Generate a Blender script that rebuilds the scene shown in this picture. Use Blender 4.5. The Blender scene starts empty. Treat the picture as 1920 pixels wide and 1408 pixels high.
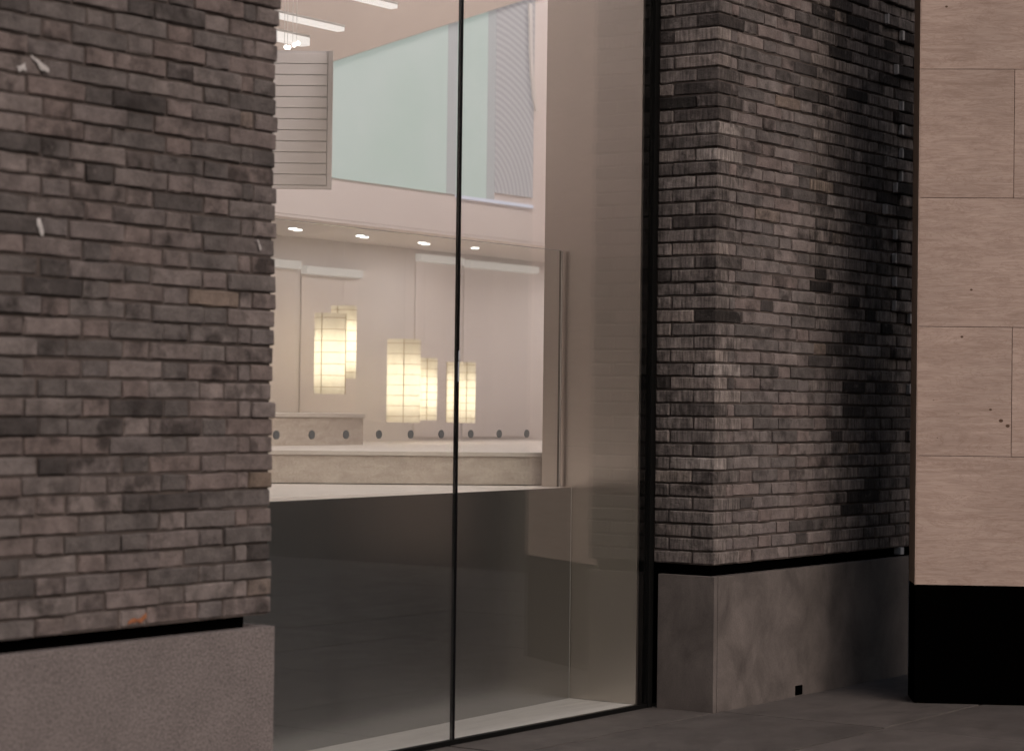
import bpy, bmesh, math, random
from mathutils import Matrix, Vector, noise as mnoise
R = math.radians
S = bpy.context.scene
COL = S.collection

# ------------------------------------------------------------------ camera
cam_d = bpy.data.cameras.new('camera')
cam = bpy.data.objects.new('camera', cam_d); COL.objects.link(cam); S.camera = cam
CAMH = 1.42
yaw, pit, rol = 0.612045, 0.0129267, -0.0124245          # direction of view: 35 degrees off the facade line
fw = Vector((math.cos(yaw)*math.cos(pit), math.sin(yaw)*math.cos(pit), math.sin(pit)))
rt = Vector((math.sin(yaw), -math.cos(yaw), 0)); up = rt.cross(fw)
r2 = math.cos(rol)*rt - math.sin(rol)*up; u2 = math.cos(rol)*up + math.sin(rol)*rt
cam.matrix_world = Matrix(((r2.x, u2.x, -fw.x, 0), (r2.y, u2.y, -fw.y, 0), (r2.z, u2.z, -fw.z, CAMH), (0, 0, 0, 1)))
cam_d.sensor_width = 36; cam_d.sensor_fit = 'HORIZONTAL'; cam_d.lens = 4294.9/1920*36
cam_d.clip_start = 0.1; cam_d.clip_end = 600
cam_d.dof.use_dof = True; cam_d.dof.focus_distance = 10.9; cam_d.dof.aperture_fstop = 2.5

# ------------------------------------------------------------------ sky, sun, exposure
SUN_AZ, SUN_EL = 254, 36
w = bpy.data.worlds.new('World'); S.world = w; w.use_nodes = True
wn = w.node_tree.nodes; wl = w.node_tree.links
bg = wn['Background']; sky = wn.new('ShaderNodeTexSky'); sky.sky_type = 'NISHITA'
sky.sun_disc = False; sky.sun_elevation = R(SUN_EL); sky.sun_rotation = R(90-SUN_AZ)
sky.air_density = 1.2; sky.dust_density = 6.0; sky.ozone_density = 0.6
wl.new(sky.outputs[0], bg.inputs[0]); bg.inputs[1].default_value = 0.046
sd = bpy.data.lights.new('sun', 'SUN'); sd.energy = 1.5; sd.angle = R(60); sd.color = (1.0, 0.885, 0.86)
so = bpy.data.objects.new('sun', sd); COL.objects.link(so)
so.rotation_euler = Vector((-math.cos(R(SUN_AZ))*math.cos(R(SUN_EL)), -math.sin(R(SUN_AZ))*math.cos(R(SUN_EL)), -math.sin(R(SUN_EL)))).to_track_quat('-Z', 'Y').to_euler()
so.location = (9, -8, 9)
S.view_settings.view_transform = 'Standard'; S.view_settings.look = 'None'
S.view_settings.exposure = 0.0; S.view_settings.gamma = 1.0; S.view_settings.use_curve_mapping = False
S.render.engine = 'CYCLES'
S.cycles.max_bounces = 6; S.cycles.diffuse_bounces = 3; S.cycles.transparent_max_bounces = 14; S.cycles.glossy_bounces = 4
S.cycles.sample_clamp_indirect = 4.0; S.cycles.caustics_reflective = False; S.cycles.caustics_refractive = False
S.cycles.use_denoising = True; S.cycles.adaptive_threshold = 0.02

# ------------------------------------------------------------------ materials
MATS = {}
class NT:
    def __init__(s, name):
        s.m = bpy.data.materials.new(name); s.m.use_nodes = True; s.t = s.m.node_tree
        s.n = s.t.nodes; s.l = s.t.links; s.b = s.n['Principled BSDF']; s.out = s.n['Material Output']; MATS[name] = s.m
    def N(s, typ, **kw):
        o = s.n.new('ShaderNode'+typ)
        for k, v in kw.items():
            if k.startswith('i_'): 
                key = k[2:]; key = int(key) if key.isdigit() else key.replace('_', ' ')
                o.inputs[key].default_value = v
            else: setattr(o, k, v)
        return o
    def L(s, a, b): s.l.new(a, b)
    def noise(s, vec, scale, detail=4, rough=.55, dist=0):
        o = s.N('TexNoise'); o.inputs['Scale'].default_value = scale; o.inputs['Detail'].default_value = detail
        o.inputs['Roughness'].default_value = rough; o.inputs['Distortion'].default_value = dist
        if vec: s.L(vec, o.inputs['Vector'])
        return o.outputs['Fac']
    def ramp(s, fac, stops, interp='LINEAR'):
        o = s.N('ValToRGB'); cr = o.color_ramp; cr.interpolation = interp
        while len(cr.elements) < len(stops): cr.elements.new(.5)
        for e, (p, c) in zip(cr.elements, stops):
            e.position = p; e.color = (c, c, c, 1) if isinstance(c, (int, float)) else (*c, 1)
        s.L(fac, o.inputs[0]); return o.outputs[0]
    def mix(s, f, a, b, mode='MIX'):
        o = s.N('Mix'); o.data_type = 'RGBA'; o.blend_type = mode
        for sock, v in ((o.inputs[0], f), (o.inputs[6], a), (o.inputs[7], b)):
            if isinstance(v, (int, float)): sock.default_value = v
            elif isinstance(v, tuple): sock.default_value = (*v, 1)
            else: s.L(v, sock)
        return o.outputs[2]
    def math(s, op, a, b=0.0):
        o = s.N('Math'); o.operation = op
        for sock, v in ((o.inputs[0], a), (o.inputs[1], b)):
            if isinstance(v, (int, float)): sock.default_value = v
            else: s.L(v, sock)
        return o.outputs[0]
    def mapping(s, vec, scale=(1, 1, 1)):
        o = s.N('Mapping'); o.inputs['Scale'].default_value = scale; s.L(vec, o.inputs[0]); return o.outputs[0]
    def bump(s, h, strength, dist):
        o = s.N('Bump'); o.inputs['Strength'].default_value = strength; o.inputs['Distance'].default_value = dist
        s.L(h, o.inputs['Height']); s.L(o.outputs[0], s.b.inputs['Normal'])
    def set(s, col=None, rough=None, metal=None, spec=None):
        for k, v in (('Base Color', col), ('Roughness', rough), ('Metallic', metal), ('Specular IOR Level', spec)):
            if v is None: continue
            if isinstance(v, tuple): s.b.inputs[k].default_value = (*v, 1)
            elif isinstance(v, (int, float)): s.b.inputs[k].default_value = v
            else: s.L(v, s.b.inputs[k])
        return s.m
    def obj(s): return s.N('TexCoord').outputs['Object']
    def pos(s): return s.N('NewGeometry').outputs['Position']

def brick_material(name, from_attr, palette, soot, streak, chalk):
    t = NT(name)
    if from_attr:
        a = t.N('Attribute'); a.attribute_name = 'rnd'; rnd = a.outputs['Fac']; base = t.pos()
    else:
        rnd = t.N('ObjectInfo').outputs['Random']; base = t.obj()
    comb = t.N('CombineXYZ')
    for i, k in enumerate((37.0, 91.0, 53.0)): t.L(t.math('MULTIPLY', rnd, k), comb.inputs[i])
    va = t.N('VectorMath'); va.operation = 'ADD'; t.L(base, va.inputs[0]); t.L(comb.outputs[0], va.inputs[1]); v = va.outputs[0]
    col = t.ramp(rnd, palette)
    r2_ = t.math('FRACT', t.math('MULTIPLY', rnd, 57.31))
    # kiln flashing: broad cloudy tone inside each brick
    cloud = t.ramp(t.noise(v, 13, 5, .62), ((.3, .62), (.7, 1.36)))
    col = t.mix(1.0, col, cloud, 'MULTIPLY')
    # soot smudges
    n1 = t.noise(v, 11, 4, .55, .15)
    n1s = t.math('ADD', n1, t.math('MULTIPLY', t.math('SUBTRACT', r2_, .5), .30))
    col = t.mix(t.ramp(n1s, ((soot, 0), (soot+.20, .8))), col, (.026, .021, .020))
    # vertical rain streaks
    if streak:
        n2 = t.noise(t.mapping(v, (75, 75, 9)), 1.0, 3, .6)
        col = t.mix(1.0, col, t.ramp(n2, ((.32, .5), (.68, 1.42))), 'MULTIPLY')
    # chalky lime bloom
    n3 = t.noise(v, 22, 5, .6, .3)
    col = t.mix(t.ramp(n3, ((chalk, 0), (chalk+.2, .5))), col, (.27, .235, .23))
    fine = t.noise(v, 260, 3, .6)
    col = t.mix(1.0, col, t.ramp(fine, ((.25, .75), (.75, 1.25))), 'MULTIPLY')
    t.set(col, .86, spec=.3)
    hgt = t.math('ADD', t.math('MULTIPLY', t.noise(v, 45, 5, .65), 1.0), t.math('MULTIPLY', fine, .25))
    t.bump(hgt, .9, .009)
    return t.m
PAL_L = ((0.0, (.05, .043, .042)), (.08, (.10, .088, .086)), (.30, (.138, .121, .118)), (.45, (.165, .131, .124)), (.55, (.14, .123, .122)), (.70, (.175, .14, .133)), (.85, (.16, .14, .136)), (.985, (.205, .172, .165)), (1.0, (.17, .13, .105)))
PAL_R = ((0.0, (.018, .015, .014)), (.12, (.055, .046, .044)), (.3, (.13, .113, .108)), (.6, (.165, .142, .135)), (.82, (.19, .16, .148)), (.97, (.25, .222, .212)), (1.0, (.21, .165, .135)))
M_BL = brick_material('brick_mauve', False, PAL_L, .58, False, .62)
M_BLS = brick_material('brick_mauve_mass', True, PAL_L, .58, False, .62)
M_BR = brick_material('brick_grey', False, PAL_R, .55, True, .58)
M_BRS = brick_material('brick_grey_mass', True, PAL_R, .55, True, .58)

def simple(name, col, rough=.6, metal=0, spec=.5, var=0.0, scale=8, bump=0, bscale=60, bdist=.003, stretch=None):
    t = NT(name); c = col
    if var or bump:
        v = t.pos()
        if stretch: v = t.mapping(v, stretch)
    if var:
        f = t.ramp(t.noise(v, scale, 5, .6), ((.25, 1-var), (.75, 1+var))); c = t.mix(1.0, col, f, 'MULTIPLY')
    t.set(c, rough, metal, spec)
    if bump: t.bump(t.noise(v, bscale, 4), bump, bdist)
    return t.m
M_MORT = simple('mortar', (.085, .07, .065), .95, spec=.1, var=.45, scale=5, bump=.6, bscale=120, bdist=.003)
M_BLACK = simple('black_metal', (.003, .003, .003), .6, spec=.12)
M_FLAT_BLACK = simple('flat_black', (.0008, .0007, .0007), .9, spec=.0)  # flat near-black without gloss
M_JOINT = simple('black_silicone', (.002, .002, .003), .3, spec=.2)
M_STEEL = NT('brushed_steel')
_v = M_STEEL.mapping(M_STEEL.pos(), (160, 160, 1.5)); _n = M_STEEL.noise(_v, 1, 2)
M_STEEL.set(M_STEEL.ramp(_n, ((.3, (.475, .472, .465)), (.7, (.495, .492, .485)))), .26, 1.0)
M_STEEL = M_STEEL.m
M_REVEAL = simple('satin_bronze_steel', (.56, .515, .47), .31, 1.0, .5, var=.02, scale=2)
M_BOLT = simple('satin_steel_bolt', (.22, .225, .235), .6, .2)
M_WALL = simple('white_plaster', (.76, .70, .675), .9, spec=.2, var=.02, scale=1.5)
M_TAN = simple('tan_and_dim_plaster', (.52, .44, .385), .9, spec=.2, var=.04, scale=2.5)  # tan also carries the dimmer light on the upper wall
M_REFLECTED_PALE = simple('reflected_pale', (.785, .715, .69), .8, spec=.2)  # paler than the plaster for the glow of the reflected shopfronts
M_CEIL = simple('ceiling_plaster', (.7, .66, .62), .9, spec=.2)
def stone(name, a, b, vein=(1, 1, 1), sc=6, rough=.5, speck=.1, ss=220):
    t = NT(name); v = t.pos()
    c = t.ramp(t.noise(t.mapping(v, vein), sc, 6, .6, .6), ((.3, a), (.7, b)))
    c = t.mix(1.0, c, t.ramp(t.noise(v, ss, 2, .7), ((.3, 1-speck), (.7, 1+speck))), 'MULTIPLY')
    t.set(c, rough, spec=.4); return t
M_MARBLE = stone('marble', (.74, .72, .70), (.90, .88, .86), (.6, 5, 1), 5, .35, .03).m
M_STEP = stone('travertine', (.53, .455, .40), (.68, .60, .54), (1, 1, 2.5), 9, .55, .12, 130).m
M_TREAD = stone('travertine_tread', (.64, .575, .525), (.73, .665, .615), (1, 1, 1), 7, .5, .05).m
def granite(name, base, speck, contrast, rough, stains):
    t = NT(name); v = t.pos()
    g = t.noise(v, 150, 3, .85); g2 = t.noise(v, 90, 3, .75)
    f = t.ramp(g, ((.36, 1-contrast), (.5, 1.0), (.66, 1+contrast)))
    c = t.mix(1.0, base, f, 'MULTIPLY')
    c = t.mix(t.ramp(g2, ((.60, 0), (.70, .5))), c, speck)
    st = t.ramp(t.noise(t.mapping(v, (1, 1, .8)), 4.5, 6, .62, .5), ((.3, 1-stains), (.7, 1+stains*.7)))
    c = t.mix(1.0, c, st, 'MULTIPLY')
    t.set(c, rough, spec=.35); t.bump(g, .35, .002); return t.m
M_GRANL = granite('granite_rough', (.175, .152, .15), (.06, .05, .05), .75, .85, .12)
M_GRANR = granite('granite_honed', (.125, .108, .102), (.07, .06, .06), .12, .6, .42)
def paving():
    t = NT('paving_granite'); v = t.pos(); oi = t.N('ObjectInfo').outputs['Random']
    c = t.ramp(t.noise(t.mapping(v, (1, 2.2, 1)), 2.6, 6, .62, .8), ((.28, (.062, .055, .052)), (.72, (.104, .092, .087))))
    c = t.mix(1.0, c, t.ramp(oi, ((0, .86), (1, 1.12))), 'MULTIPLY')
    c = t.mix(1.0, c, t.ramp(t.noise(v, 240, 2, .8), ((.3, .85), (.7, 1.15))), 'MULTIPLY')
    rg = t.ramp(t.noise(v, 5, 5), ((.3, .5), (.7, .72)))
    t.set(c, rg, spec=.4); t.bump(t.noise(v, 180, 3), .25, .002); return t.m
M_PAVE = paving()
M_GROUND = simple('ground_joint', (.014, .0125, .012), .9, spec=.2, var=.3, scale=3)
def plywood():
    t = NT('plywood'); v = t.obj(); oi = t.N('ObjectInfo').outputs['Random']
    comb = t.N('CombineXYZ'); t.L(t.math('MULTIPLY', oi, 23.0), comb.inputs[0]); t.L(t.math('MULTIPLY', oi, 41.0), comb.inputs[2])
    va = t.N('VectorMath'); va.operation = 'ADD'; t.L(v, va.inputs[0]); t.L(comb.outputs[0], va.inputs[1]); v = va.outputs[0]
    g1 = t.noise(t.mapping(v, (1.1, 1, 11)), 2.4, 6, .66, 1.6)
    c = t.ramp(g1, ((.25, (.385, .283, .238)), (.5, (.49, .372, .322)), (.75, (.56, .44, .385))))
    g2 = t.noise(t.mapping(v, (5, 1, 90)), 2.2, 5, .65, .8)
    c = t.mix(1.0, c, t.ramp(g2, ((.3, .86), (.7, 1.1))), 'MULTIPLY')
    big = t.noise(v, 1.4, 3); c = t.mix(1.0, c, t.ramp(big, ((.3, .87), (.7, 1.1))), 'MULTIPLY')
    c = t.mix(1.0, c, t.ramp(oi, ((0, .93), (1, 1.07))), 'MULTIPLY')
    vn = t.noise(t.mapping(v, (1.5, 1, 7)), 2.0, 7, .7, 2.5); c = t.mix(t.ramp(vn, ((.47, 0), (.495, .3), (.505, .3), (.53, 0))), c, (.22, .13, .09))
    vo = t.N('TexVoronoi'); vo.inputs['Scale'].default_value = 7.5; t.L(t.mapping(v, (1, 1, 1.3)), vo.inputs['Vector'])
    spot = t.math('ADD', vo.outputs['Distance'], t.math('MULTIPLY', t.noise(v, 5, 2), .25))
    c = t.mix(t.ramp(spot, ((.15, 1), (.168, 0))), c, (.10, .055, .035))
    t.set(c, .62, spec=.3); t.bump(g2, .12, .002); return t.m
M_PLY = plywood()
M_PLYE = simple('plywood_edge', (.36, .28, .22), .75, spec=.2, var=.2, scale=30, stretch=(1, 1, .2))
M_GLINT = simple('sky_glint_blue', (.55, .62, .75), .3, .3)  # colour of the sky reflection on the glass joint
M_TRIM = simple('pale_metal_bead', (.55, .55, .58), .5, .2)
M_LIME_LIT = simple('lime_and_lit_end', (.5, .48, .48), .9, spec=.2, var=.2, scale=40)  # lime marks, and the brightness of lit brick ends
M_ORANGE = simple('orange_chalk', (.30, .12, .06), .9, spec=.2, var=.3, scale=60)
M_SHUT = simple('grey_slat', (.60, .55, .53), .6, spec=.3)
M_SHUTD = simple('dark_slat_joint', (.52, .48, .47), .7, spec=.3)
M_WHITE = simple('white_metal', (.72, .68, .65), .45)

def emis(name, col, s, tex=None):
    t = NT(name); t.set((.25, .25, .25), .6); t.b.inputs['Emission Strength'].default_value = s
    if tex: t.L(tex(t), t.b.inputs['Emission Color'])
    else: t.b.inputs['Emission Color'].default_value = (*col, 1)
    return t.m
def screen_tex(t):
    v = t.pos(); n = t.noise(v, 1.3, 3)
    return t.ramp(n, ((.3, (.37, .47, .42)), (.7, (.44, .51, .48))))
M_SCR = emis('screen_mint', (1, 1, 1), .80, screen_tex)
M_SCR2 = emis('screen_lilac', (.40, .40, .41), .62)
def moire(t):
    v = t.pos()
    s = t.N('VectorMath'); s.operation = 'SUBTRACT'; t.L(v, s.inputs[0]); s.inputs[1].default_value = (11.86, 8.5, 2.72)
    m = t.mapping(s.outputs[0], (1, 0, 1))
    wv = t.N('TexWave'); wv.wave_type = 'RINGS'; wv.rings_direction = 'SPHERICAL'; wv.inputs['Scale'].default_value = 7.5
    wv.inputs['Distortion'].default_value = .6; wv.inputs['Detail'].default_value = 1; t.L(m, wv.inputs['Vector'])
    return t.ramp(wv.outputs['Fac'], ((.2, (.29, .262, .28)), (.8, (.42, .385, .395))))
M_MOIRE = emis('screen_moire', (1, 1, 1), .72, moire)
M_LEDGE = emis('screen_ledge', (.52, .52, .62), .9)
M_LAMP = emis('lamp_white', (1, .95, .92), 5.0)
M_LINE = emis('lamp_linear', (1, .90, .84), .95)
M_CEILL = emis('ceiling_lamp', (1, .915, .905), 12.6)
M_HEAD = emis('header_strip', (1, .86, .78), .45)
M_TUBE = emis('lantern_tube', (1, .90, .74), 13.0)
def paper():
    t = NT('lantern_paper'); n = t.n; n.remove(t.b)
    d = t.N('BsdfDiffuse'); d.inputs[0].default_value = (.78, .73, .64, 1)
    tr = t.N('BsdfTranslucent'); tr.inputs[0].default_value = (.9, .84, .72, 1)
    mx = t.N('MixShader'); mx.inputs[0].default_value = .6; t.L(d.outputs[0], mx.inputs[1]); t.L(tr.outputs[0], mx.inputs[2])
    t.L(mx.outputs[0], t.out.inputs[0]); return t.m
M_REFLECTED_PAPER = paper()
M_RIB = simple('lantern_rib', (.50, .40, .28), .7)
def glass(name, tint, f0):
    t = NT(name); t.n.remove(t.b); g = t.N('NewGeometry')
    dp = t.N('VectorMath'); dp.operation = 'DOT_PRODUCT'; t.L(g.outputs['Normal'], dp.inputs[0]); t.L(g.outputs['Incoming'], dp.inputs[1])
    c = t.math('ABSOLUTE', dp.outputs['Value']); k = t.math('POWER', t.math('SUBTRACT', 1.0, c), 5.0)
    fac = t.math('ADD', t.math('MULTIPLY', k, 1-f0), f0)
    tr = t.N('BsdfTransparent'); tr.inputs[0].default_value = (*tint, 1); gl = t.N('BsdfGlossy'); gl.inputs['Roughness'].default_value = 0.0
    gl.inputs[0].default_value = (1, 1, 1, 1)
    mx = t.N('MixShader'); t.L(fac, mx.inputs[0]); t.L(tr.outputs[0], mx.inputs[1]); t.L(gl.outputs[0], mx.inputs[2])
    t.L(mx.outputs[0], t.out.inputs[0]); return t.m
M_GLASS = glass('window_glass', (.955, .960, .955), .07)
M_BGLASS = glass('balustrade_glass', (.965, .975, .97), .03)
M_GEDGE = simple('glass_edge_dark', (.035, .035, .03), .5, spec=.2)
M_GEDGEL = simple('glass_edge_light', (.5, .48, .45), .6)

# ------------------------------------------------------------------ mesh helpers
def link(name, me, mat, parent=None, loc=None):
    o = bpy.data.objects.new(name, me); COL.objects.link(o)
    if mat and not me.materials: me.materials.append(mat)
    if parent: o.parent = parent
    if loc: o.location = loc
    return o
def tag(o, label=None, cat=None, group=None, kind=None):
    for k, v in (('label', label), ('category', cat), ('group', group), ('kind', kind)):
        if v: o[k] = v
    return o
def empty(name, loc, label, cat, group=None):
    o = bpy.data.objects.new(name, None); COL.objects.link(o); o.location = loc; o.empty_display_size = .2
    return tag(o, label, cat, group)
def bm_box(bm, x0, x1, y0, y1, z0, z1, bev=0.0):
    r = bmesh.ops.create_cube(bm, size=1.0); vs = r['verts']
    for v in vs: v.co = Vector((x0+(v.co.x+.5)*(x1-x0), y0+(v.co.y+.5)*(y1-y0), z0+(v.co.z+.5)*(z1-z0)))
    if bev:
        es = list({e for v in vs for e in v.link_edges})
        bmesh.ops.bevel(bm, geom=es, offset=bev, segments=2, affect='EDGES', profile=.6)
def mesh_of(bm, name):
    bmesh.ops.recalc_face_normals(bm, faces=bm.faces); me = bpy.data.meshes.new(name); bm.to_mesh(me); bm.free(); return me
def box(name, mat, x0, x1, y0, y1, z0, z1, parent=None, bev=0.0):
    """box in world coordinates; its origin sits at its base centre"""
    cx, cy = (x0+x1)/2, (y0+y1)/2; bm = bmesh.new(); bm_box(bm, x0-cx, x1-cx, y0-cy, y1-cy, 0, z1-z0, bev)
    o = link(name, mesh_of(bm, name), mat, parent)
    base = Vector((cx, cy, z0)); o.location = base - (parent_loc(parent) if parent else Vector())
    return o
def parent_loc(p):
    l = Vector(p.location)
    while p.parent: p = p.parent; l += Vector(p.location)
    return l
def prism_xz(name, mat, pts, y0, y1, parent=None):
    """polygon in the X-Z plane pushed from y0 to y1"""
    cx, cz = pts[0]; bm = bmesh.new()
    a = [bm.verts.new((x-cx, 0, z-cz)) for x, z in pts]; b = [bm.verts.new((x-cx, y1-y0, z-cz)) for x, z in pts]
    bm.faces.new(a); bm.faces.new(b[::-1]); n = len(pts)
    for i in range(n): bm.faces.new((a[i], b[i], b[(i+1) % n], a[(i+1) % n]))
    o = link(name, mesh_of(bm, name), mat, parent); o.location = Vector((cx, y0, cz)) - (parent_loc(parent) if parent else Vector()); return o
def prism_xy(name, mat, pts, z0, z1, parent=None, bev=0.0):
    cx, cy = pts[0]; bm = bmesh.new()
    a = [bm.verts.new((x-cx, y-cy, 0)) for x, y in pts]; b = [bm.verts.new((x-cx, y-cy, z1-z0)) for x, y in pts]
    bm.faces.new(a); bm.faces.new(b[::-1]); n = len(pts)
    for i in range(n): bm.faces.new((a[i], b[i], b[(i+1) % n], a[(i+1) % n]))
    if bev: bmesh.ops.bevel(bm, geom=list(bm.edges), offset=bev, segments=2, affect='EDGES')
    o = link(name, mesh_of(bm, name), mat, parent); o.location = Vector((cx, cy, z0)) - (parent_loc(parent) if parent else Vector()); return o
def bm_cyl(bm, r, h, seg=20, mat=Matrix.Identity(4), caps=True):
    bmesh.ops.create_cone(bm, cap_ends=caps, segments=seg, radius1=r, radius2=r, depth=h, matrix=mat)
def cyl(name, mat, r, h, centre, axis='Z', seg=20, parent=None, caps=True):
    bm = bmesh.new(); m = {'Z': Matrix.Identity(4), 'Y': Matrix.Rotation(R(90), 4, 'X'), 'X': Matrix.Rotation(R(90), 4, 'Y')}[axis]
    bm_cyl(bm, r, h, seg, m, caps); me = mesh_of(bm, name)
    o = link(name, me, mat, parent); o.location = Vector(centre) - (parent_loc(parent) if parent else Vector()); return o
def oriented(name, mat, origin, ang, u0, u1, d0, d1, z0, z1, parent=None, bev=0.0):
    """box in a frame turned by ang about Z at origin (u along, d into depth)"""
    bm = bmesh.new(); bm_box(bm, u0, u1, d0, d1, z0, z1, bev); o = link(name, mesh_of(bm, name), mat, parent)
    o.location = Vector(origin) - (parent_loc(parent) if parent else Vector()); o.rotation_euler.z = ang; return o
RT, UP, FW = r2, u2, fw
def project(p):
    d = Vector(p) - Vector((0, 0, CAMH)); z = d.dot(FW)
    return 960+4294.9*d.dot(RT)/z, 704-4294.9*d.dot(UP)/z, z

# ------------------------------------------------------------------ ground and pavement
g = box('ground', M_GROUND, -150, 150, -250, 4.9, -.30, -.06); tag(g, 'dark ground running out under the pavement towards the street', 'ground', kind='structure')
pv = box('pavement', M_GROUND, -6, 18, -6, 5.72, -.055, -.018); tag(pv, 'dark grey granite slab pavement in front of the shop window', 'pavement', kind='structure')
rnd = random.Random(5)
ys = [5.712, 5.352, 4.512] + [4.512-.84*i for i in range(1, 11)]
xs = [9.362+1.68*i for i in range(-8, 5)]
slabs = {}
for a in range(len(ys)-1):
    for b in range(len(xs)-1):
        dx, dy = xs[b+1]-xs[b]-.016, ys[a]-ys[a+1]-.016
        key = (round(dx, 3), round(dy, 3))
        if key not in slabs:
            bm = bmesh.new(); bm_box(bm, 0, dx, 0, dy, -.05, 0, .0015); slabs[key] = mesh_of(bm, 'slab')
        o = link('slab', slabs[key], M_PAVE, pv); o.location = Vector((xs[b]+.008, ys[a+1]+.008, rnd.uniform(-.0015, .0015))) - Vector(pv.location)

# ------------------------------------------------------------------ bricks
PH, JT = .063, .0075          # course pitch, joint
BH = PH-JT
def brick_mesh(L, D, seed, h=BH):
    """worn brick: front face at y=0, body runs to +y, centred on x and z"""
    rg = random.Random(seed); bm = bmesh.new()
    n = 4 if L > .18 else 3
    q = .0042
    xsn = [-L/2, -L/2+q*1.3] + [-L/2+L*(i+1)/n+rg.uniform(-.01, .01) for i in range(n-1)] + [L/2-q*1.3, L/2]
    zsn = [-h/2, -h/2+q*1.2, h/2-q*1.2, h/2]
    grid = []
    for k, z in enumerate(zsn):
        row = []
        for i, x in enumerate(xsn):
            ed = (i in (0, len(xsn)-1)) + (k in (0, 3))
            y = (0.0 if ed == 0 else q*rg.uniform(.7, 1.9)*ed) + rg.uniform(-.0012, .0012)
            if ed and rg.random() < .16: y += rg.uniform(.003, .010)
            row.append(bm.verts.new((x+(rg.uniform(-.0014, .0014) if ed else 0), y, z+(rg.uniform(-.0024, .0024) if ed else 0))))
        grid.append(row)
    nx = len(xsn)
    for k in range(3):
        for i in range(nx-1): bm.faces.new((grid[k][i], grid[k][i+1], grid[k+1][i+1], grid[k+1][i]))
    bk = [[bm.verts.new((s*L/2, D, t*h/2)) for s in (-1, 1)] for t in (-1, 1)]
    bm.faces.new([*grid[0][::-1], bk[0][0], bk[0][1]]); bm.faces.new([*grid[3], bk[1][1], bk[1][0]])
    bm.faces.new([grid[k][0] for k in range(4)] + [bk[1][0], bk[0][0]]); bm.faces.new([grid[k][-1] for k in range(3, -1, -1)] + [bk[0][1], bk[1][1]])
    bm.faces.new((bk[0][0], bk[1][0], bk[1][1], bk[0][1]))
    for f in bm.faces: f.smooth = False
    return mesh_of(bm, 'brick')
def corner_mesh(LX, LY, seed, side):
    """quoin brick: corner at the origin, runs LX along x (side=+1) or -x (side=-1) and LY along y"""
    rg = random.Random(seed); bm = bmesh.new()
    bm_box(bm, 0 if side > 0 else -LX, LX if side > 0 else 0, 0, LY, -BH/2, BH/2)
    bmesh.ops.subdivide_edges(bm, edges=[e for e in bm.edges if e.calc_length() > .2], cuts=2)
    bmesh.ops.bevel(bm, geom=[e for e in bm.edges if e.calc_face_angle(0) > .5], offset=.0045, segments=1, affect='EDGES')
    for v in bm.verts: v.co += Vector((rg.uniform(-.002, .002), rg.uniform(-.002, .002), rg.uniform(-.0014, .0014)))
    return mesh_of(bm, 'brick')
POOL = {}
def pool(L, D):
    key = (round(L, 3), D)
    if key not in POOL: POOL[key] = [brick_mesh(L, D, hash(key) % 9999+i) for i in range(7 if L in (.242, .117) else 3)]
    return POOL[key]
CP = {}
def cpool(LX, LY, side):
    key = (LX, LY, side)
    if key not in CP: CP[key] = [corner_mesh(LX, LY, 70+i+int(LX*1000), side) for i in range(5)]
    return CP[key]

def place_bricks(items, parent, mat, matS, limit, hide=None):
    """items: (mesh, location, rotz, tilt). The limit that show largest become single parts, the rest one mass."""
    scored = []
    for it in items:
        px, py, d = project(it[1]); vis = -25 < px < 1945 and -20 < py < 1430 and (hide is None or not hide(px, py))
        scored.append(((1/d if vis else 0), it))
    scored.sort(key=lambda s: -s[0])
    base = parent_loc(parent); mass = []
    for i, (sc, (me, loc, rz, tilt)) in enumerate(scored):
        if i < limit and sc > 0:
            o = link('brick', me, mat, parent); o.location = Vector(loc)-base; o.rotation_euler = (tilt[0], tilt[1], rz+tilt[2])
        else: mass.append((me, loc, rz, tilt))
    if mass:
        V, F, A = [], [], []; rg = random.Random(3)
        for me, loc, rz, tilt in mass:
            mt = Matrix.Translation(Vector(loc)-base) @ Matrix.Rotation(rz, 4, 'Z'); k = len(V); r_ = rg.random()
            V += [tuple(mt @ v.co) for v in me.vertices]; F += [tuple(i+k for i in p.vertices) for p in me.polygons]; A += [r_]*len(me.vertices)
        me = bpy.data.meshes.new('brickwork'); me.from_pydata(V, [], F); at = me.attributes.new('rnd', 'FLOAT', 'POINT')
        at.data.foreach_set('value', A); o = link('brickwork', me, matS, parent); o['kind'] = 'stuff'
    return len(scored)

SL, HL, JV = .242, .117, .008    # stretcher, header, perpend joint
def wob(x, c, seed): return mnoise.noise((x*1.3, c*.22, seed))*.007+mnoise.noise((x*5.0, c*.5, seed+9))*.0022
def jit(rg, a=.007): return (rg.uniform(-a, a), rg.uniform(-a, a)*1.2, rg.uniform(-a, a))
YF = 5.361
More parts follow.
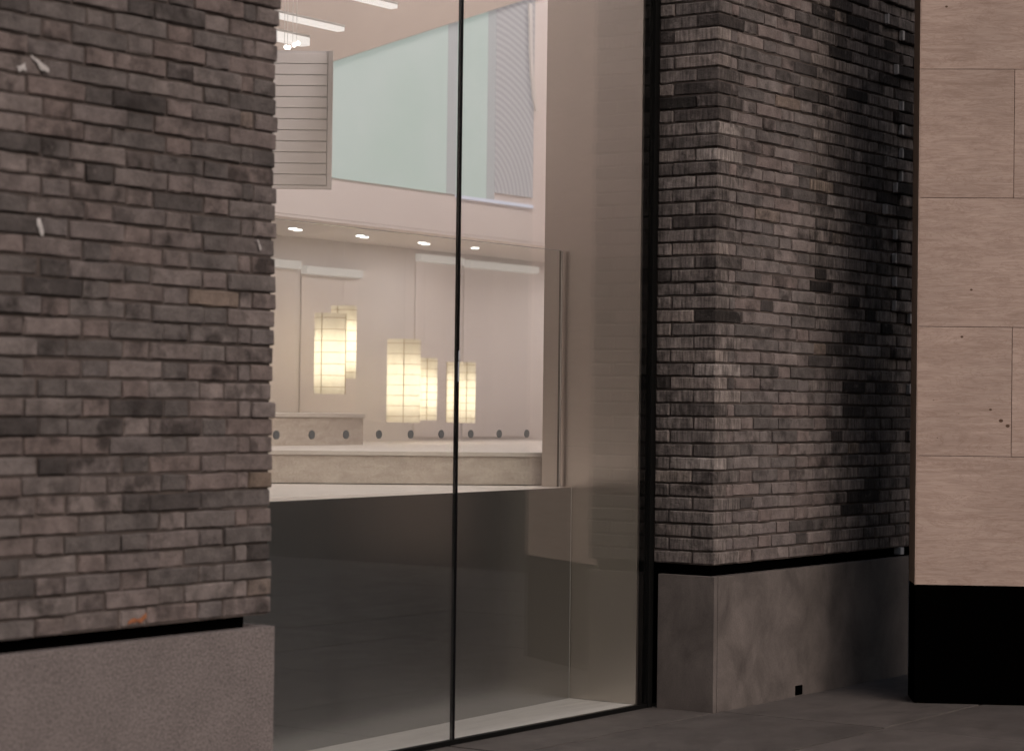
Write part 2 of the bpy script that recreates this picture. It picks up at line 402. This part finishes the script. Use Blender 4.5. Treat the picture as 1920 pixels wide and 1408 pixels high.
# --- nearer pillar -------------------------------------------------
XE, ZB = 6.168, .675
pl = empty('brick_pillar', (5.0, YF+.2, 0), 'nearer mauve grey brick pillar, slightly out of focus, on a speckled granite plinth', 'pillar')
rg = random.Random(11); items = []
for c in range(58):
    z = ZB+BH/2+c*PH; xe = XE+rg.uniform(-.006, .006); x = xe
    even = c % 2 == 0
    if even:
        items.append((rg.choice(cpool(SL, HL, -1)), (x+rg.uniform(-.008, .006), YF+rg.uniform(-.005, .005), z+wob(x, c, 1)), 0, jit(rg))); x -= SL+JV; seq = ['H', 'S']
    else:
        items.append((rg.choice(cpool(HL, SL, -1)), (x+rg.uniform(-.008, .006), YF+rg.uniform(-.005, .005), z+wob(x, c, 1)), 0, jit(rg))); x -= HL+JV
        q = .057; items.append((rg.choice(pool(q, .1)), (x-q/2, YF+rg.uniform(-.002, .003), z+wob(x, c, 1)), 0, jit(rg))); x -= q+JV; seq = ['S', 'H']
    k = 0
    while x > 3.3:
        L = SL if seq[k % 2] == 'S' else HL
        items.append((rg.choice(pool(L, .1)), (x-L/2+rg.uniform(-.003, .003), YF+rg.uniform(-.005, .005), z+wob(x-L/2, c, 1)), 0, jit(rg))); x -= L+JV; k += 1
place_bricks(items, pl, M_BL, M_BLS, 300)
box('mortar_core', M_MORT, 3.2, XE-.014, YF+.010, 6.02, ZB-.004, 4.33, pl)
box('black_gap', M_FLAT_BLACK, 3.2, 6.062, YF+.035, 5.60, .622, ZB+.003, pl)
pp = box('plinth', M_GRANL, 3.2, 6.182, YF-.008, 5.64, -.03, .628, pl, .004)
def blob(name, mat, pts, y, parent, th=.002, seed=0):
    """thin lump of paint or lime lying on a brick face"""
    rg = random.Random(seed); bm = bmesh.new(); cx = sum(p[0] for p in pts)/len(pts); cz = sum(p[1] for p in pts)/len(pts)
    ring = []
    for i, p in enumerate(pts):
        q = pts[(i+1) % len(pts)]
        for k in range(3):
            f = k/3; ring.append(bm.verts.new((p[0]+(q[0]-p[0])*f-cx+rg.uniform(-.003, .003), 0, p[1]+(q[1]-p[1])*f-cz+rg.uniform(-.003, .003))))
    mid = [bm.verts.new((v.co.x*.7, -th*rg.uniform(.6, 1.2), v.co.z*.7)) for v in ring]; n = len(ring)
    for i in range(n): bm.faces.new((ring[i], ring[(i+1) % n], mid[(i+1) % n], mid[i]))
    bm.faces.new(mid); o = link(name, mesh_of(bm, name), mat, parent); o.location = Vector((cx, y, cz))-parent_loc(parent); return o
for i, pts in enumerate((((4.985, 2.497), (5.02, 2.485), (5.066, 2.462), (5.062, 2.448), (5.03, 2.456), (5.0, 2.48)),
                         ((4.93, 2.452), (4.965, 2.468), (4.968, 2.445), (4.94, 2.438)),
                         ((5.02, 1.985), (5.035, 1.99), (5.052, 1.955), (5.05, 1.935), (5.036, 1.94)),
                         ((6.062, 1.99), (6.07, 1.99), (6.085, 1.955), (6.078, 1.95)))):
    blob('paint_mark', M_LIME_LIT, pts, YF-.0045, pl, .002, i)
blob('chalk_mark', M_ORANGE, ((5.45, .685), (5.47, .705), (5.50, .70), (5.535, .715), (5.54, .70), (5.51, .686), (5.48, .69)), YF-.0045, pl, .001, 9)

# --- farther pillar with its corner --------------------------------
XC, ZB = 9.288, .687
pr = empty('brick_pillar', (10.3, YF+.2, 0), 'farther brick pillar with a visible corner between the window and the plywood hoarding', 'pillar')
rg = random.Random(23); items = []; XEND = 11.98; lit_ends = []
for c in range(58):
    z = ZB+BH/2+c*PH; even = c % 2 == 0; x = XC+rg.uniform(-.004, .004)
    # ragged toothing close to the hoarding: from here on some bricks stand proud
    tooth = 11.06+(.0 if even else .07)+rg.uniform(-.03, .03)+(.10 if c < 24 else 0)
    proud = rg.random() < (.8 if 18 < c < 52 else .25)
    if even:
        items.append((rg.choice(cpool(SL, HL, 1)), (x, YF+rg.uniform(-.003, .003), z), 0, jit(rg))); x += SL+JV; seq = ['H', 'S']; yr = YF+HL+JV; Lr = .20
    else:
        items.append((rg.choice(cpool(HL, SL, 1)), (x, YF+rg.uniform(-.003, .003), z), 0, jit(rg))); x += HL+JV
        q = .057; items.append((rg.choice(pool(q, .1)), (x+q/2, YF+rg.uniform(-.002, .003), z), 0, jit(rg))); x += q+JV; seq = ['S', 'H']; yr = YF+SL+JV; Lr = .075
    items.append((rg.choice(pool(Lr, .1)), (XC+rg.uniform(-.003, .003), yr+Lr/2, z), R(-90), jit(rg)))
    k = 0
    while x < XEND:
        L = SL if seq[k % 2] == 'S' else HL
        pop = 0.0
        if proud and x > tooth:
            pop = .022
            if not lit_ends or lit_ends[-1][1] != z: lit_ends.append((x, z))
        items.append((rg.choice(pool(L, .1)), (x+L/2+rg.uniform(-.002, .002), YF-pop+rg.uniform(-.004, .004), z+wob(x+L/2, c, 2)*.6), 0, jit(rg))); x += L+JV; k += 1
place_bricks(items, pr, M_BR, M_BRS, 300, lambda px, py: px > 1715)
box('mortar_core', M_MORT, XC+.010, 13.2, YF+.009, 5.72, ZB-.004, 4.34, pr)
for i, (x, z) in enumerate(lit_ends):  # light grey mortar pieces put in the brightness of lit brick ends
    if i % 3 == 1: continue
    wdt = rg.uniform(.008, .02)
    bm = bmesh.new(); bm_box(bm, -wdt, 0, -.026, -.003, -.024, .024, .002)
    for v in bm.verts: v.co += Vector((rg.uniform(-.003, .003), 0, rg.uniform(-.005, .005)))
    o = link('lit_end_mortar', mesh_of(bm, 'lit_end_mortar'), M_LIME_LIT, pr); o.location = Vector((x-.002, YF, z))-parent_loc(pr)
box('black_gap', M_FLAT_BLACK, XC+.03, 12.0, YF+.03, 5.70, .626, ZB+.003, pr)
ps = box('plinth_slab', M_GRANR, XC-.002, XC+.03, YF-.008, 5.66, -.03, .632, pr, .003)
pf = box('plinth_slab', M_GRANR, XC+.0315, 11.375, YF-.010, 5.66, -.03, .632, pr, .003)
box('drain_opening', M_FLAT_BLACK, 10.09, 10.16, YF-.014, YF+.01, .006, .052, pr)
box('end_bead', M_TRIM, 11.377, 11.392, YF-.016, YF+.01, -.01, .56, pr, .002)
box('bead_block', M_TRIM, 11.27, 11.31, YF-.012, YF+.03, .645, .682, pr, .003)
box('plinth_return', M_GRANR, 11.393, 13.2, YF-.004, 5.66, -.03, .632, pr)

# ------------------------------------------------------------------ shop window
YG = 5.70
sw = empty('shop_window', (7.75, YG, 0), 'tall frameless shop window of two glass panes between the brick pillars', 'window')
box('bottom_channel', M_BLACK, 6.0, 9.29, YG-.010, YG+.020, -.01, .020, sw, .002)
box('pane', M_GLASS, 6.0, 7.7185, YG, YG+.012, .0202, 4.3, sw)
box('pane', M_GLASS, 7.7315, 9.250, YG, YG+.012, .0202, 4.3, sw)
box('joint_seal', M_JOINT, 7.719, 7.731, YG-.003, YG+.015, .0204, 4.3, sw, .001)
box('sky_glint', M_GLINT, 7.7205, 7.7245, YG-.006, YG-.0032, 1.515, 1.60, sw, .0005)  # pale slivers stand for a sky reflection on the joint
box('sky_glint', M_GLINT, 7.7225, 7.7265, YG-.006, YG-.0032, 1.605, 1.645, sw, .0005)
box('frame_post', M_BLACK, 9.2505, 9.2875, YG-.016, YG+.05, -.01, 4.3, sw, .003)
hd = box('window_head', M_BLACK, 5.9, 9.29, YG-.06, YG+.40, 4.302, 4.5); tag(hd, 'dark head beam over the window', 'beam', kind='structure')
fa = box('upper_wall', M_MORT, 3.2, 14.9, YG-.2, YG+.42, 4.52, 6.2); tag(fa, 'dark upper facade above the window', 'wall', kind='structure')

# niche: marble floor, steel back and reveal
nf = prism_xy('niche_floor', M_MARBLE, ((5.9, 5.7205), (9.182, 5.7205), (9.182, 6.087), (5.9, 5.908)), -.02, .020); tag(nf, 'narrow white marble strip along the foot of the window', 'floor', kind='structure')
ang = math.atan2(6.086-5.972, 9.18-7.077)
sp = empty('steel_parapet', (9.18, 6.086, .0), 'low brushed steel wall across the lower window under the glass balustrade', 'parapet')
oriented('cladding_sheet', M_STEEL, (9.18, 6.087, 0), ang, -3.3, -.001, 0, .02, .0205, 1.0285, sp, .001)
oriented('corner_bead', M_GEDGEL, (9.18, 6.087, 0), ang, -.004, -.0012, -.003, -.0005, .0205, 1.0280, sp)
rv = empty('steel_reveal', (9.183, 5.98, 0), 'brushed steel side panel lining the window reveal beside the black post', 'panel')
box('cladding_sheet', M_REVEAL, 9.183, 9.20, YG+.0135, 6.262, .0205, 4.3, rv, .001)
pc = box('pier_core', M_BLACK, 9.202, 9.60, 5.752, 6.26, 0, 4.5); tag(pc, 'plain core of the pier behind the steel reveal', 'wall', kind='structure')
iw = box('wall_front', M_WALL, 9.602, 14.9, 5.73, 6.2, 0, 4.5); tag(iw, 'inner face of the front wall behind the farther pillar', 'wall', kind='structure')
iw2 = box('wall_front', M_WALL, 2.2, 5.898, 6.03, 6.2, 0, 4.5); tag(iw2, 'inner face of the front wall behind the nearer pillar', 'wall', kind='structure')

# ------------------------------------------------------------------ room behind
ZL, ZT = 1.028, 1.190
lf = prism_xy('landing_floor', M_TREAD, ((5.9, 5.93), (9.178, 6.108), (9.30, 6.27), (8.391, 7.284), (6.3, 9.62), (2.3, 9.62), (2.3, 6.21), (5.9, 6.21)), .86, ZL); tag(lf, 'pale stone landing behind the steel parapet', 'floor', kind='structure')
uf = prism_xy('upper_floor', M_TREAD, ((9.33, 6.30), (14.9, 6.30), (14.9, 9.62), (6.34, 9.62), (8.43, 7.31)), .9, ZT-.022); tag(uf, 'cream floor above the stone step', 'floor', kind='structure')
sa = math.atan2(6.308-7.284, 9.261-8.391)
st = empty('stone_step', (8.83, 6.80, ZL), 'long travertine step with a flat nosing rising from the landing', 'step')
oriented('riser', M_STEP, (9.261, 6.310, 0), sa, -3.6, .05, .004, .03, ZL+.004, ZT-.0235, st)
oriented('tread', M_TREAD, (9.261, 6.310, 0), sa, -3.6, .06, -.012, .9, ZT-.022, ZT, st, .003)
s2 = empty('stone_step', (9.3, 8.05, ZT), 'short upper travertine step ending in front of the white wall', 'step')
box('riser', M_STEP, 7.4, 9.843, 7.905, 8.26, ZT+.0015, 1.340, s2)
box('tread', M_TREAD, 7.4, 9.85, 7.893, 8.27, 1.3415, 1.364, s2, .003)
wb = box('wall_back', M_WALL, 2.2, 14.9, 9.60, 9.8, .8, 6.2); tag(wb, 'warm white back wall of the lit room', 'wall', kind='structure')
fc = box('wall_upper_fascia', M_WALL, 2.3, 14.9, 8.60, 8.8, 2.50, 6.2); tag(fc, 'warm white upper wall carrying the reflected screen', 'wall', kind='structure')
sf = box('added_soffit', M_WALL, 2.3, 14.9, 8.60, 9.598, 2.482, 2.498); tag(sf, 'flat white soffit built to hold the reflected street downlights', 'ceiling', kind='structure')
bh = prism_xz('wall_bulkhead', M_TAN, ((8.2, 3.31), (10.285, 3.398), (12.46, 4.132), (14.6, 4.85), (14.6, 5.6), (8.2, 5.6)), 8.565, 8.598); tag(bh, 'tan bulkhead with a sloping lower edge above the reflected screen', 'wall', kind='structure')
wr = box('wall_right', M_WALL, 14.9, 15.1, 5.7, 9.8, .8, 6.2); tag(wr, 'end wall of the lit room', 'wall', kind='structure')
wle = box('wall_left', M_WALL, 2.0, 2.2, 5.7, 9.8, .0, 6.2); tag(wle, 'other end wall of the lit room', 'wall', kind='structure')
cl = box('ceiling', M_CEIL, 2.0, 15.1, 5.7, 9.8, 5.6, 5.8); tag(cl, 'ceiling of the lit room', 'ceiling', kind='structure')
o = box('ceiling_light', M_CEILL, 5.4, 13.6, 7.0, 7.5, 5.55, 5.598); tag(o, 'long flat lit panel on the room ceiling above the window head', 'light')

# glass balustrade
YB = 6.14
gb = empty('glass_balustrade', (8.0, YB, ZL), 'clear glass balustrade with a row of round steel fixings on the landing edge', 'balustrade')
box('glass_panel', M_BGLASS, 6.6, 9.152, YB, YB+.015, ZL+.002, 2.164, gb)
box('top_edge', M_BOLT, 6.6, 9.152, YB+.003, YB+.012, 2.1645, 2.167, gb)
box('end_edge', M_GEDGE, 9.1522, 9.162, YB+.001, YB+.014, ZL+.002, 2.1642, gb)
box('end_bead', M_GEDGEL, 9.148, 9.1515, YB-.003, YB-.001, ZL+.002, 2.164, gb)
for i in range(-1, 9):
    cyl('fixing_bolt', M_BOLT, .0185, .005, (7.079+.2238*i, YB-.0032, 1.287), 'Y', 24, gb)

# street screen reflected in the window, built as glowing panels on the wall
scr = empty('reflected_screen', (11.4, 8.59, 2.74), 'large pale mint street screen reflected in the window, slanted top, built glowing on the upper wall', 'screen')
tz = lambda x: 3.394+(x-10.296)*.3377
def scr_piece(name, mat, x0, x1, z0, d, parent=scr, top=0.0):
    return prism_xz(name, mat, ((x0, z0), (x1, z0), (x1, tz(x1)-top), (x0, tz(x0)-top)), 8.60-d*.35, 8.5985, parent)
scr_piece('screen_panel', M_SCR, 10.30, 11.498, 2.742, .02)
scr_piece('screen_band', M_SCR2, 11.50, 11.598, 2.742, .018)
scr_piece('screen_panel', M_SCR, 11.60, 11.928, 2.742, .02)
scr_piece('screen_band', M_SCR2, 11.93, 12.018, 2.742, .018)
scr_piece('patterned_panel', M_MOIRE, 12.02, 12.455, 2.79, .02)
box('screen_ledge', M_LEDGE, 11.60, 12.46, 8.588, 8.598, 2.722, 2.741, scr, .002)
bm = bmesh.new()
prev = None; curl = [(12.36, 4.06), (12.37, 3.9), (12.375, 3.75), (12.39, 3.6), (12.42, 3.45), (12.45, 3.36)]
for x, z in curl:
    cur = [bm.verts.new((x-12.4+dx, dy, z-3.4)) for dx, dy in ((-.016, 0), (.016, 0), (.016, .012), (-.016, .012))]
    if prev:
        for i in range(4): bm.faces.new((prev[i], prev[(i+1) % 4], cur[(i+1) % 4], cur[i]))
    prev = cur
o = link('reflected_strip', mesh_of(bm, 'reflected_strip'), M_WHITE, scr); o.location = Vector((12.4, 8.562, 3.4))-parent_loc(scr)

# lit shopfronts reflected in the window, built on the back wall
def shop_panel(x0, x1, zt, label):
    t = empty('reflected_shopfront', ((x0+x1)/2, 9.59, ZT), label, 'shopfront', 'lit shopfronts reflected in the window, built behind the balustrade')
    box('reflected_shopfront_board', M_REFLECTED_PALE, x0, x1, 9.592, 9.5985, ZT, zt-.052, t, .002)
    box('header_strip', M_HEAD, x0, x1, 9.545, 9.598, zt-.05, zt, t, .003)
shop_panel(10.80, 11.235, 2.325, 'pale reflected shopfront with lit header at the brick pillar edge, beside the lantern pair')
shop_panel(11.29, 11.865, 2.30, 'pale reflected shopfront with lit header directly behind the higher lantern pair')
shop_panel(12.50, 13.00, 2.45, 'pale pink reflected shopfront with lit header just left of the black window joint')
shop_panel(13.06, 13.93, 2.44, 'widest reflected shopfront with lit header, right of the black window joint')

# street downlights reflected in the window, built here as soffit lamps
rg = random.Random(4)
where = ('over the higher lantern pair by the brick edge', 'between the two lantern groups', 'just left of the black window joint', 'just right of the black window joint', 'unseen behind the reveal, added to brighten the wall', 'farthest along, unseen behind the reveal, added to brighten the wall')
for i, (x, y) in enumerate(((10.60, 9.08), (11.25, 9.08), (11.92, 9.1), (12.47, 9.07), (13.3, 8.75), (14.2, 9.0))):  # last two are unseen, added to brighten the far back wall
    for k, (dx, dy) in enumerate(((0, 0), (.10, .045))):
        if i >= 3 and k: continue
        t = empty('added_downlight', (x+dx, y+dy, 2.481), ('front' if k == 0 else 'rear')+' small round added downlight in the soffit '+where[i], 'added_downlight', 'downlights added in the soffit')
        bm = bmesh.new(); bm_cyl(bm, .030, .004, 20); o = link('rim', mesh_of(bm, 'rim'), M_WHITE, t); o.location = (0, 0, -.003)
        bm = bmesh.new(); bm_cyl(bm, .026, .004, 20); o = link('lens', mesh_of(bm, 'lens'), M_LAMP, t); o.location = (0, 0, -.0085)
    ld = bpy.data.lights.new('added_soffit_lamp', 'AREA'); ld.shape = 'DISK'; ld.size = .08; ld.energy = (1.1, 1.1, 1.5, 2.0, 4.2, 4.2)[i]; ld.color = (1, .92, .91)  # area lamps added under the soffit to light the back wall
    lo = bpy.data.objects.new('added_soffit_lamp', ld); COL.objects.link(lo); lo.parent = t; lo.location = (0, 0, -.012)

# street lanterns reflected in the window, built as hanging lamps in the room
def lantern(x, y, r, z0, z1, nrib, label, verts=6, a0=.3):
    t = empty('reflected_lantern', (x, y, z0), label, 'lantern', 'street lanterns reflected in the window, built in the room')
    h = z1-z0
    bm = bmesh.new(); bm_cyl(bm, r, h, 32, caps=False); o = link('reflected_paper_shade', mesh_of(bm, 'reflected_paper_shade'), M_REFLECTED_PAPER, t); o.location = (0, 0, h/2)
    for p in o.data.polygons: p.use_smooth = True
    cyl('lamp_tube', M_TUBE, .022, h*.62, (x, y, z0+h*.45), 'Z', 12, t)
    for i in range(nrib):
        zz = h*(i+.6)/nrib; bm = bmesh.new(); rr = r+.0022; n = 32; ring = []
        for k in range(n):
            a = 2*math.pi*k/n; ring.append([bm.verts.new(((rr+d)*math.cos(a), (rr+d)*math.sin(a), e)) for d, e in ((0, -.0018), (.0022, 0), (0, .0018))])
        for k in range(n):
            for q in range(3): bm.faces.new((ring[k][q], ring[k][(q+1) % 3], ring[(k+1) % n][(q+1) % 3], ring[(k+1) % n][q]))
        o = link('rib', mesh_of(bm, 'rib'), M_RIB, t); o.location = (0, 0, zz)
    for k in range(verts):
        a = a0+2*math.pi*k/verts; bm = bmesh.new(); bm_box(bm, -.0018, .0018, -.0018, .0018, 0, h)
        o = link('stave', mesh_of(bm, 'stave'), M_RIB, t); o.location = ((r+.003)*math.cos(a), (r+.003)*math.sin(a), 0)
    bm = bmesh.new(); bm_cyl(bm, .0006, 2.481-z1, 6); o = link('added_cord', mesh_of(bm, 'added_cord'), M_REFLECTED_PALE, t); o.location = (0, 0, h+(2.481-z1)/2)
    bm = bmesh.new(); bm_box(bm, -r, r, -.0015, .0015, 0, .003); bm_box(bm, -.0015, .0015, -r, r, .0032, .006); o = link('top_cross', mesh_of(bm, 'top_cross'), M_WHITE, t); o.location = (0, 0, h-.008)
lantern(10.99, 9.10, .096, 1.475, 1.975, 7, 'fatter reflected lantern of the higher pair, nearer the brick pillar edge', 3, 3.3)
lantern(11.27, 9.22, .082, 1.575, 2.035, 7, 'slim reflected lantern reaching highest of all five, beside the fatter one', 2, .2)
lantern(11.69, 9.06, .108, 1.300, 1.835, 8, 'tallest and widest reflected lantern, left of the lower group', 3, 5.9)
lantern(11.98, 9.12, .090, 1.315, 1.722, 8, 'short bright reflected lantern touching the tallest one', 3, 4.05)
lantern(12.40, 9.12, .096, 1.298, 1.705, 8, 'short reflected lantern partly hidden by the black window joint', 3, 4.15)

# linear pendant lights and track spots in front of the bulkhead
def linear(x0, x1, y, z, hh, dd, label, rods):
    t = empty('linear_light', ((x0+x1)/2, y, z), label, 'light', 'linear pendant lights')
    box('diffuser', M_LINE, x0, x1, y-dd/2, y+dd/2, z-hh/2, z+hh/2, t, .003)
    box('housing', M_WHITE, x0-.002, x1+.002, y-dd/2-.002, y+dd/2+.002, z+hh/2+.0005, z+hh/2+.012, t, .002)
    for rx in rods: cyl('suspension_rod', M_WHITE, .0015, 5.59-z-.03, (rx, y, (5.59+z+.03)/2), 'Z', 6, t)
linear(7.6, 9.235, 7.60, 3.365, .022, .05, 'thin lit tube with its end above the reflected shutter', (7.8, 8.6))
linear(7.6, 8.975, 7.62, 3.265, .042, .06, 'thicker lit tube, lowest of the three, by the brick edge', (7.8, 8.62))
linear(8.3, 9.68, 7.60, 3.55, .022, .05, 'thin lit tube highest of the three, cut by the top of the photo', (8.4, 9.4))
for i, (x, z) in enumerate(((8.742, 3.203), (8.765, 3.205), (8.805, 3.222), (8.835, 3.236))):
    t = empty('spotlight', (x, 7.55, z), ('first', 'second', 'third', 'fourth')[i]+' tiny white spotlight counted from the brick edge, below the thick tube', 'spotlight', 'tiny spotlights in a row')
    o = link('lens', bpy.data.meshes.new('lens'), M_LAMP, t); bm = bmesh.new(); bmesh.ops.create_uvsphere(bm, u_segments=12, v_segments=8, radius=.011); bm.to_mesh(o.data); bm.free()
    cyl('stem', M_WHITE, .0015, .35, (x, 7.56, z+.18), 'Z', 6, t)

# street roller shutter reflected in the window, built as a panel in the room
A = math.atan2(7.669-7.898, 9.25-9.089)
sh = empty('reflected_shutter', (9.256, 7.668, 2.537), 'street roller shutter reflected in the window, built as hanging grey slats beside the brick edge', 'panel')
W_, Z0, Z1 = .95, 2.537, 3.263
oriented('reflected_shutter_backing', M_SHUTD, (9.256, 7.668, 0), A, -W_, 0, .012, .024, Z0, Z1, sh)
nz = 12; p_ = (Z1-Z0-.03)/nz
bm = bmesh.new(); bm_box(bm, -W_+.0, -.028, 0, .0118, 0, p_-.0035, .0012); slm = mesh_of(bm, 'slat')
for i in range(nz):
    o = link('slat', slm, M_SHUT, sh); o.location = Vector((9.256, 7.668, Z0+.02+i*p_))-parent_loc(sh); o.rotation_euler.z = A  # slats of the reflected street shutter
oriented('reflected_shutter_side', M_SHUT, (9.256, 7.668, 0), A, -.025, 0, -.004, .0118, Z0+.0, Z1, sh, .001)
oriented('reflected_shutter_bottom', M_SHUT, (9.256, 7.668, 0), A, -W_, -.0255, -.004, .0118, Z0, Z0+.017, sh, .001)
for u in (-.85, -.55):
    cyl('added_hanger_rod', M_WHITE, .004, 5.59-Z1, (9.256+u*math.cos(A), 7.668+u*math.sin(A)+.01, (5.59+Z1)/2), 'Z', 8, sh)

# ------------------------------------------------------------------ plywood hoarding
HA = math.atan2(4.33-4.783, 10.509-10.238)
hb = empty('plywood_hoarding', (10.239, 4.78, 0), 'boxed pink plywood hoarding on a black base beside the farther pillar', 'hoarding')
O = (10.239, 4.78, 0)
T = .30
rg = random.Random(8); HZ = [.574+.626*i for i in range(7)]; LEN = .885; PM = {}
for r_ in range(6):
    cuts = [0, .452, LEN] if r_ % 2 == 1 else [0, LEN]
    for a, b in zip(cuts, cuts[1:]):
        key = round(b-a, 3)
        if key not in PM:
            bm = bmesh.new(); bm_box(bm, .0012, b-a-.0012, 0, .014, .0012, .626-.0012, .0012); PM[key] = mesh_of(bm, 'plywood_panel')
        o = link('plywood_panel', PM[key], M_PLY, hb); yo = rg.uniform(0, .0015)
        o.location = Vector((a*math.cos(HA)-yo*math.sin(HA), a*math.sin(HA)+yo*math.cos(HA), HZ[r_])); o.rotation_euler.z = HA
oriented('frame_core', M_FLAT_BLACK, O, HA, .012, LEN-.022, .017, T-.004, .0, HZ[-1], hb)
oriented('side_board', M_PLYE, O, HA, -.002, .0115, .006, T, .574, HZ[-1], hb, .001)
oriented('edge_strip', M_PLY, O, HA, -.004, .0005, -.001, .0055, .574, HZ[-1], hb)
oriented('shade_board', M_PLYE, O, HA, LEN-.020, LEN, .0175, .80, .0, HZ[-1], hb)  # unseen board added to darken the far end of the pillar
oriented('base_board', M_FLAT_BLACK, O, HA, .000, LEN, .003, .0165, .004, .570, hb)
oriented('base_side', M_FLAT_BLACK, O, HA, -.001, .0118, .0166, T, .004, .572, hb)
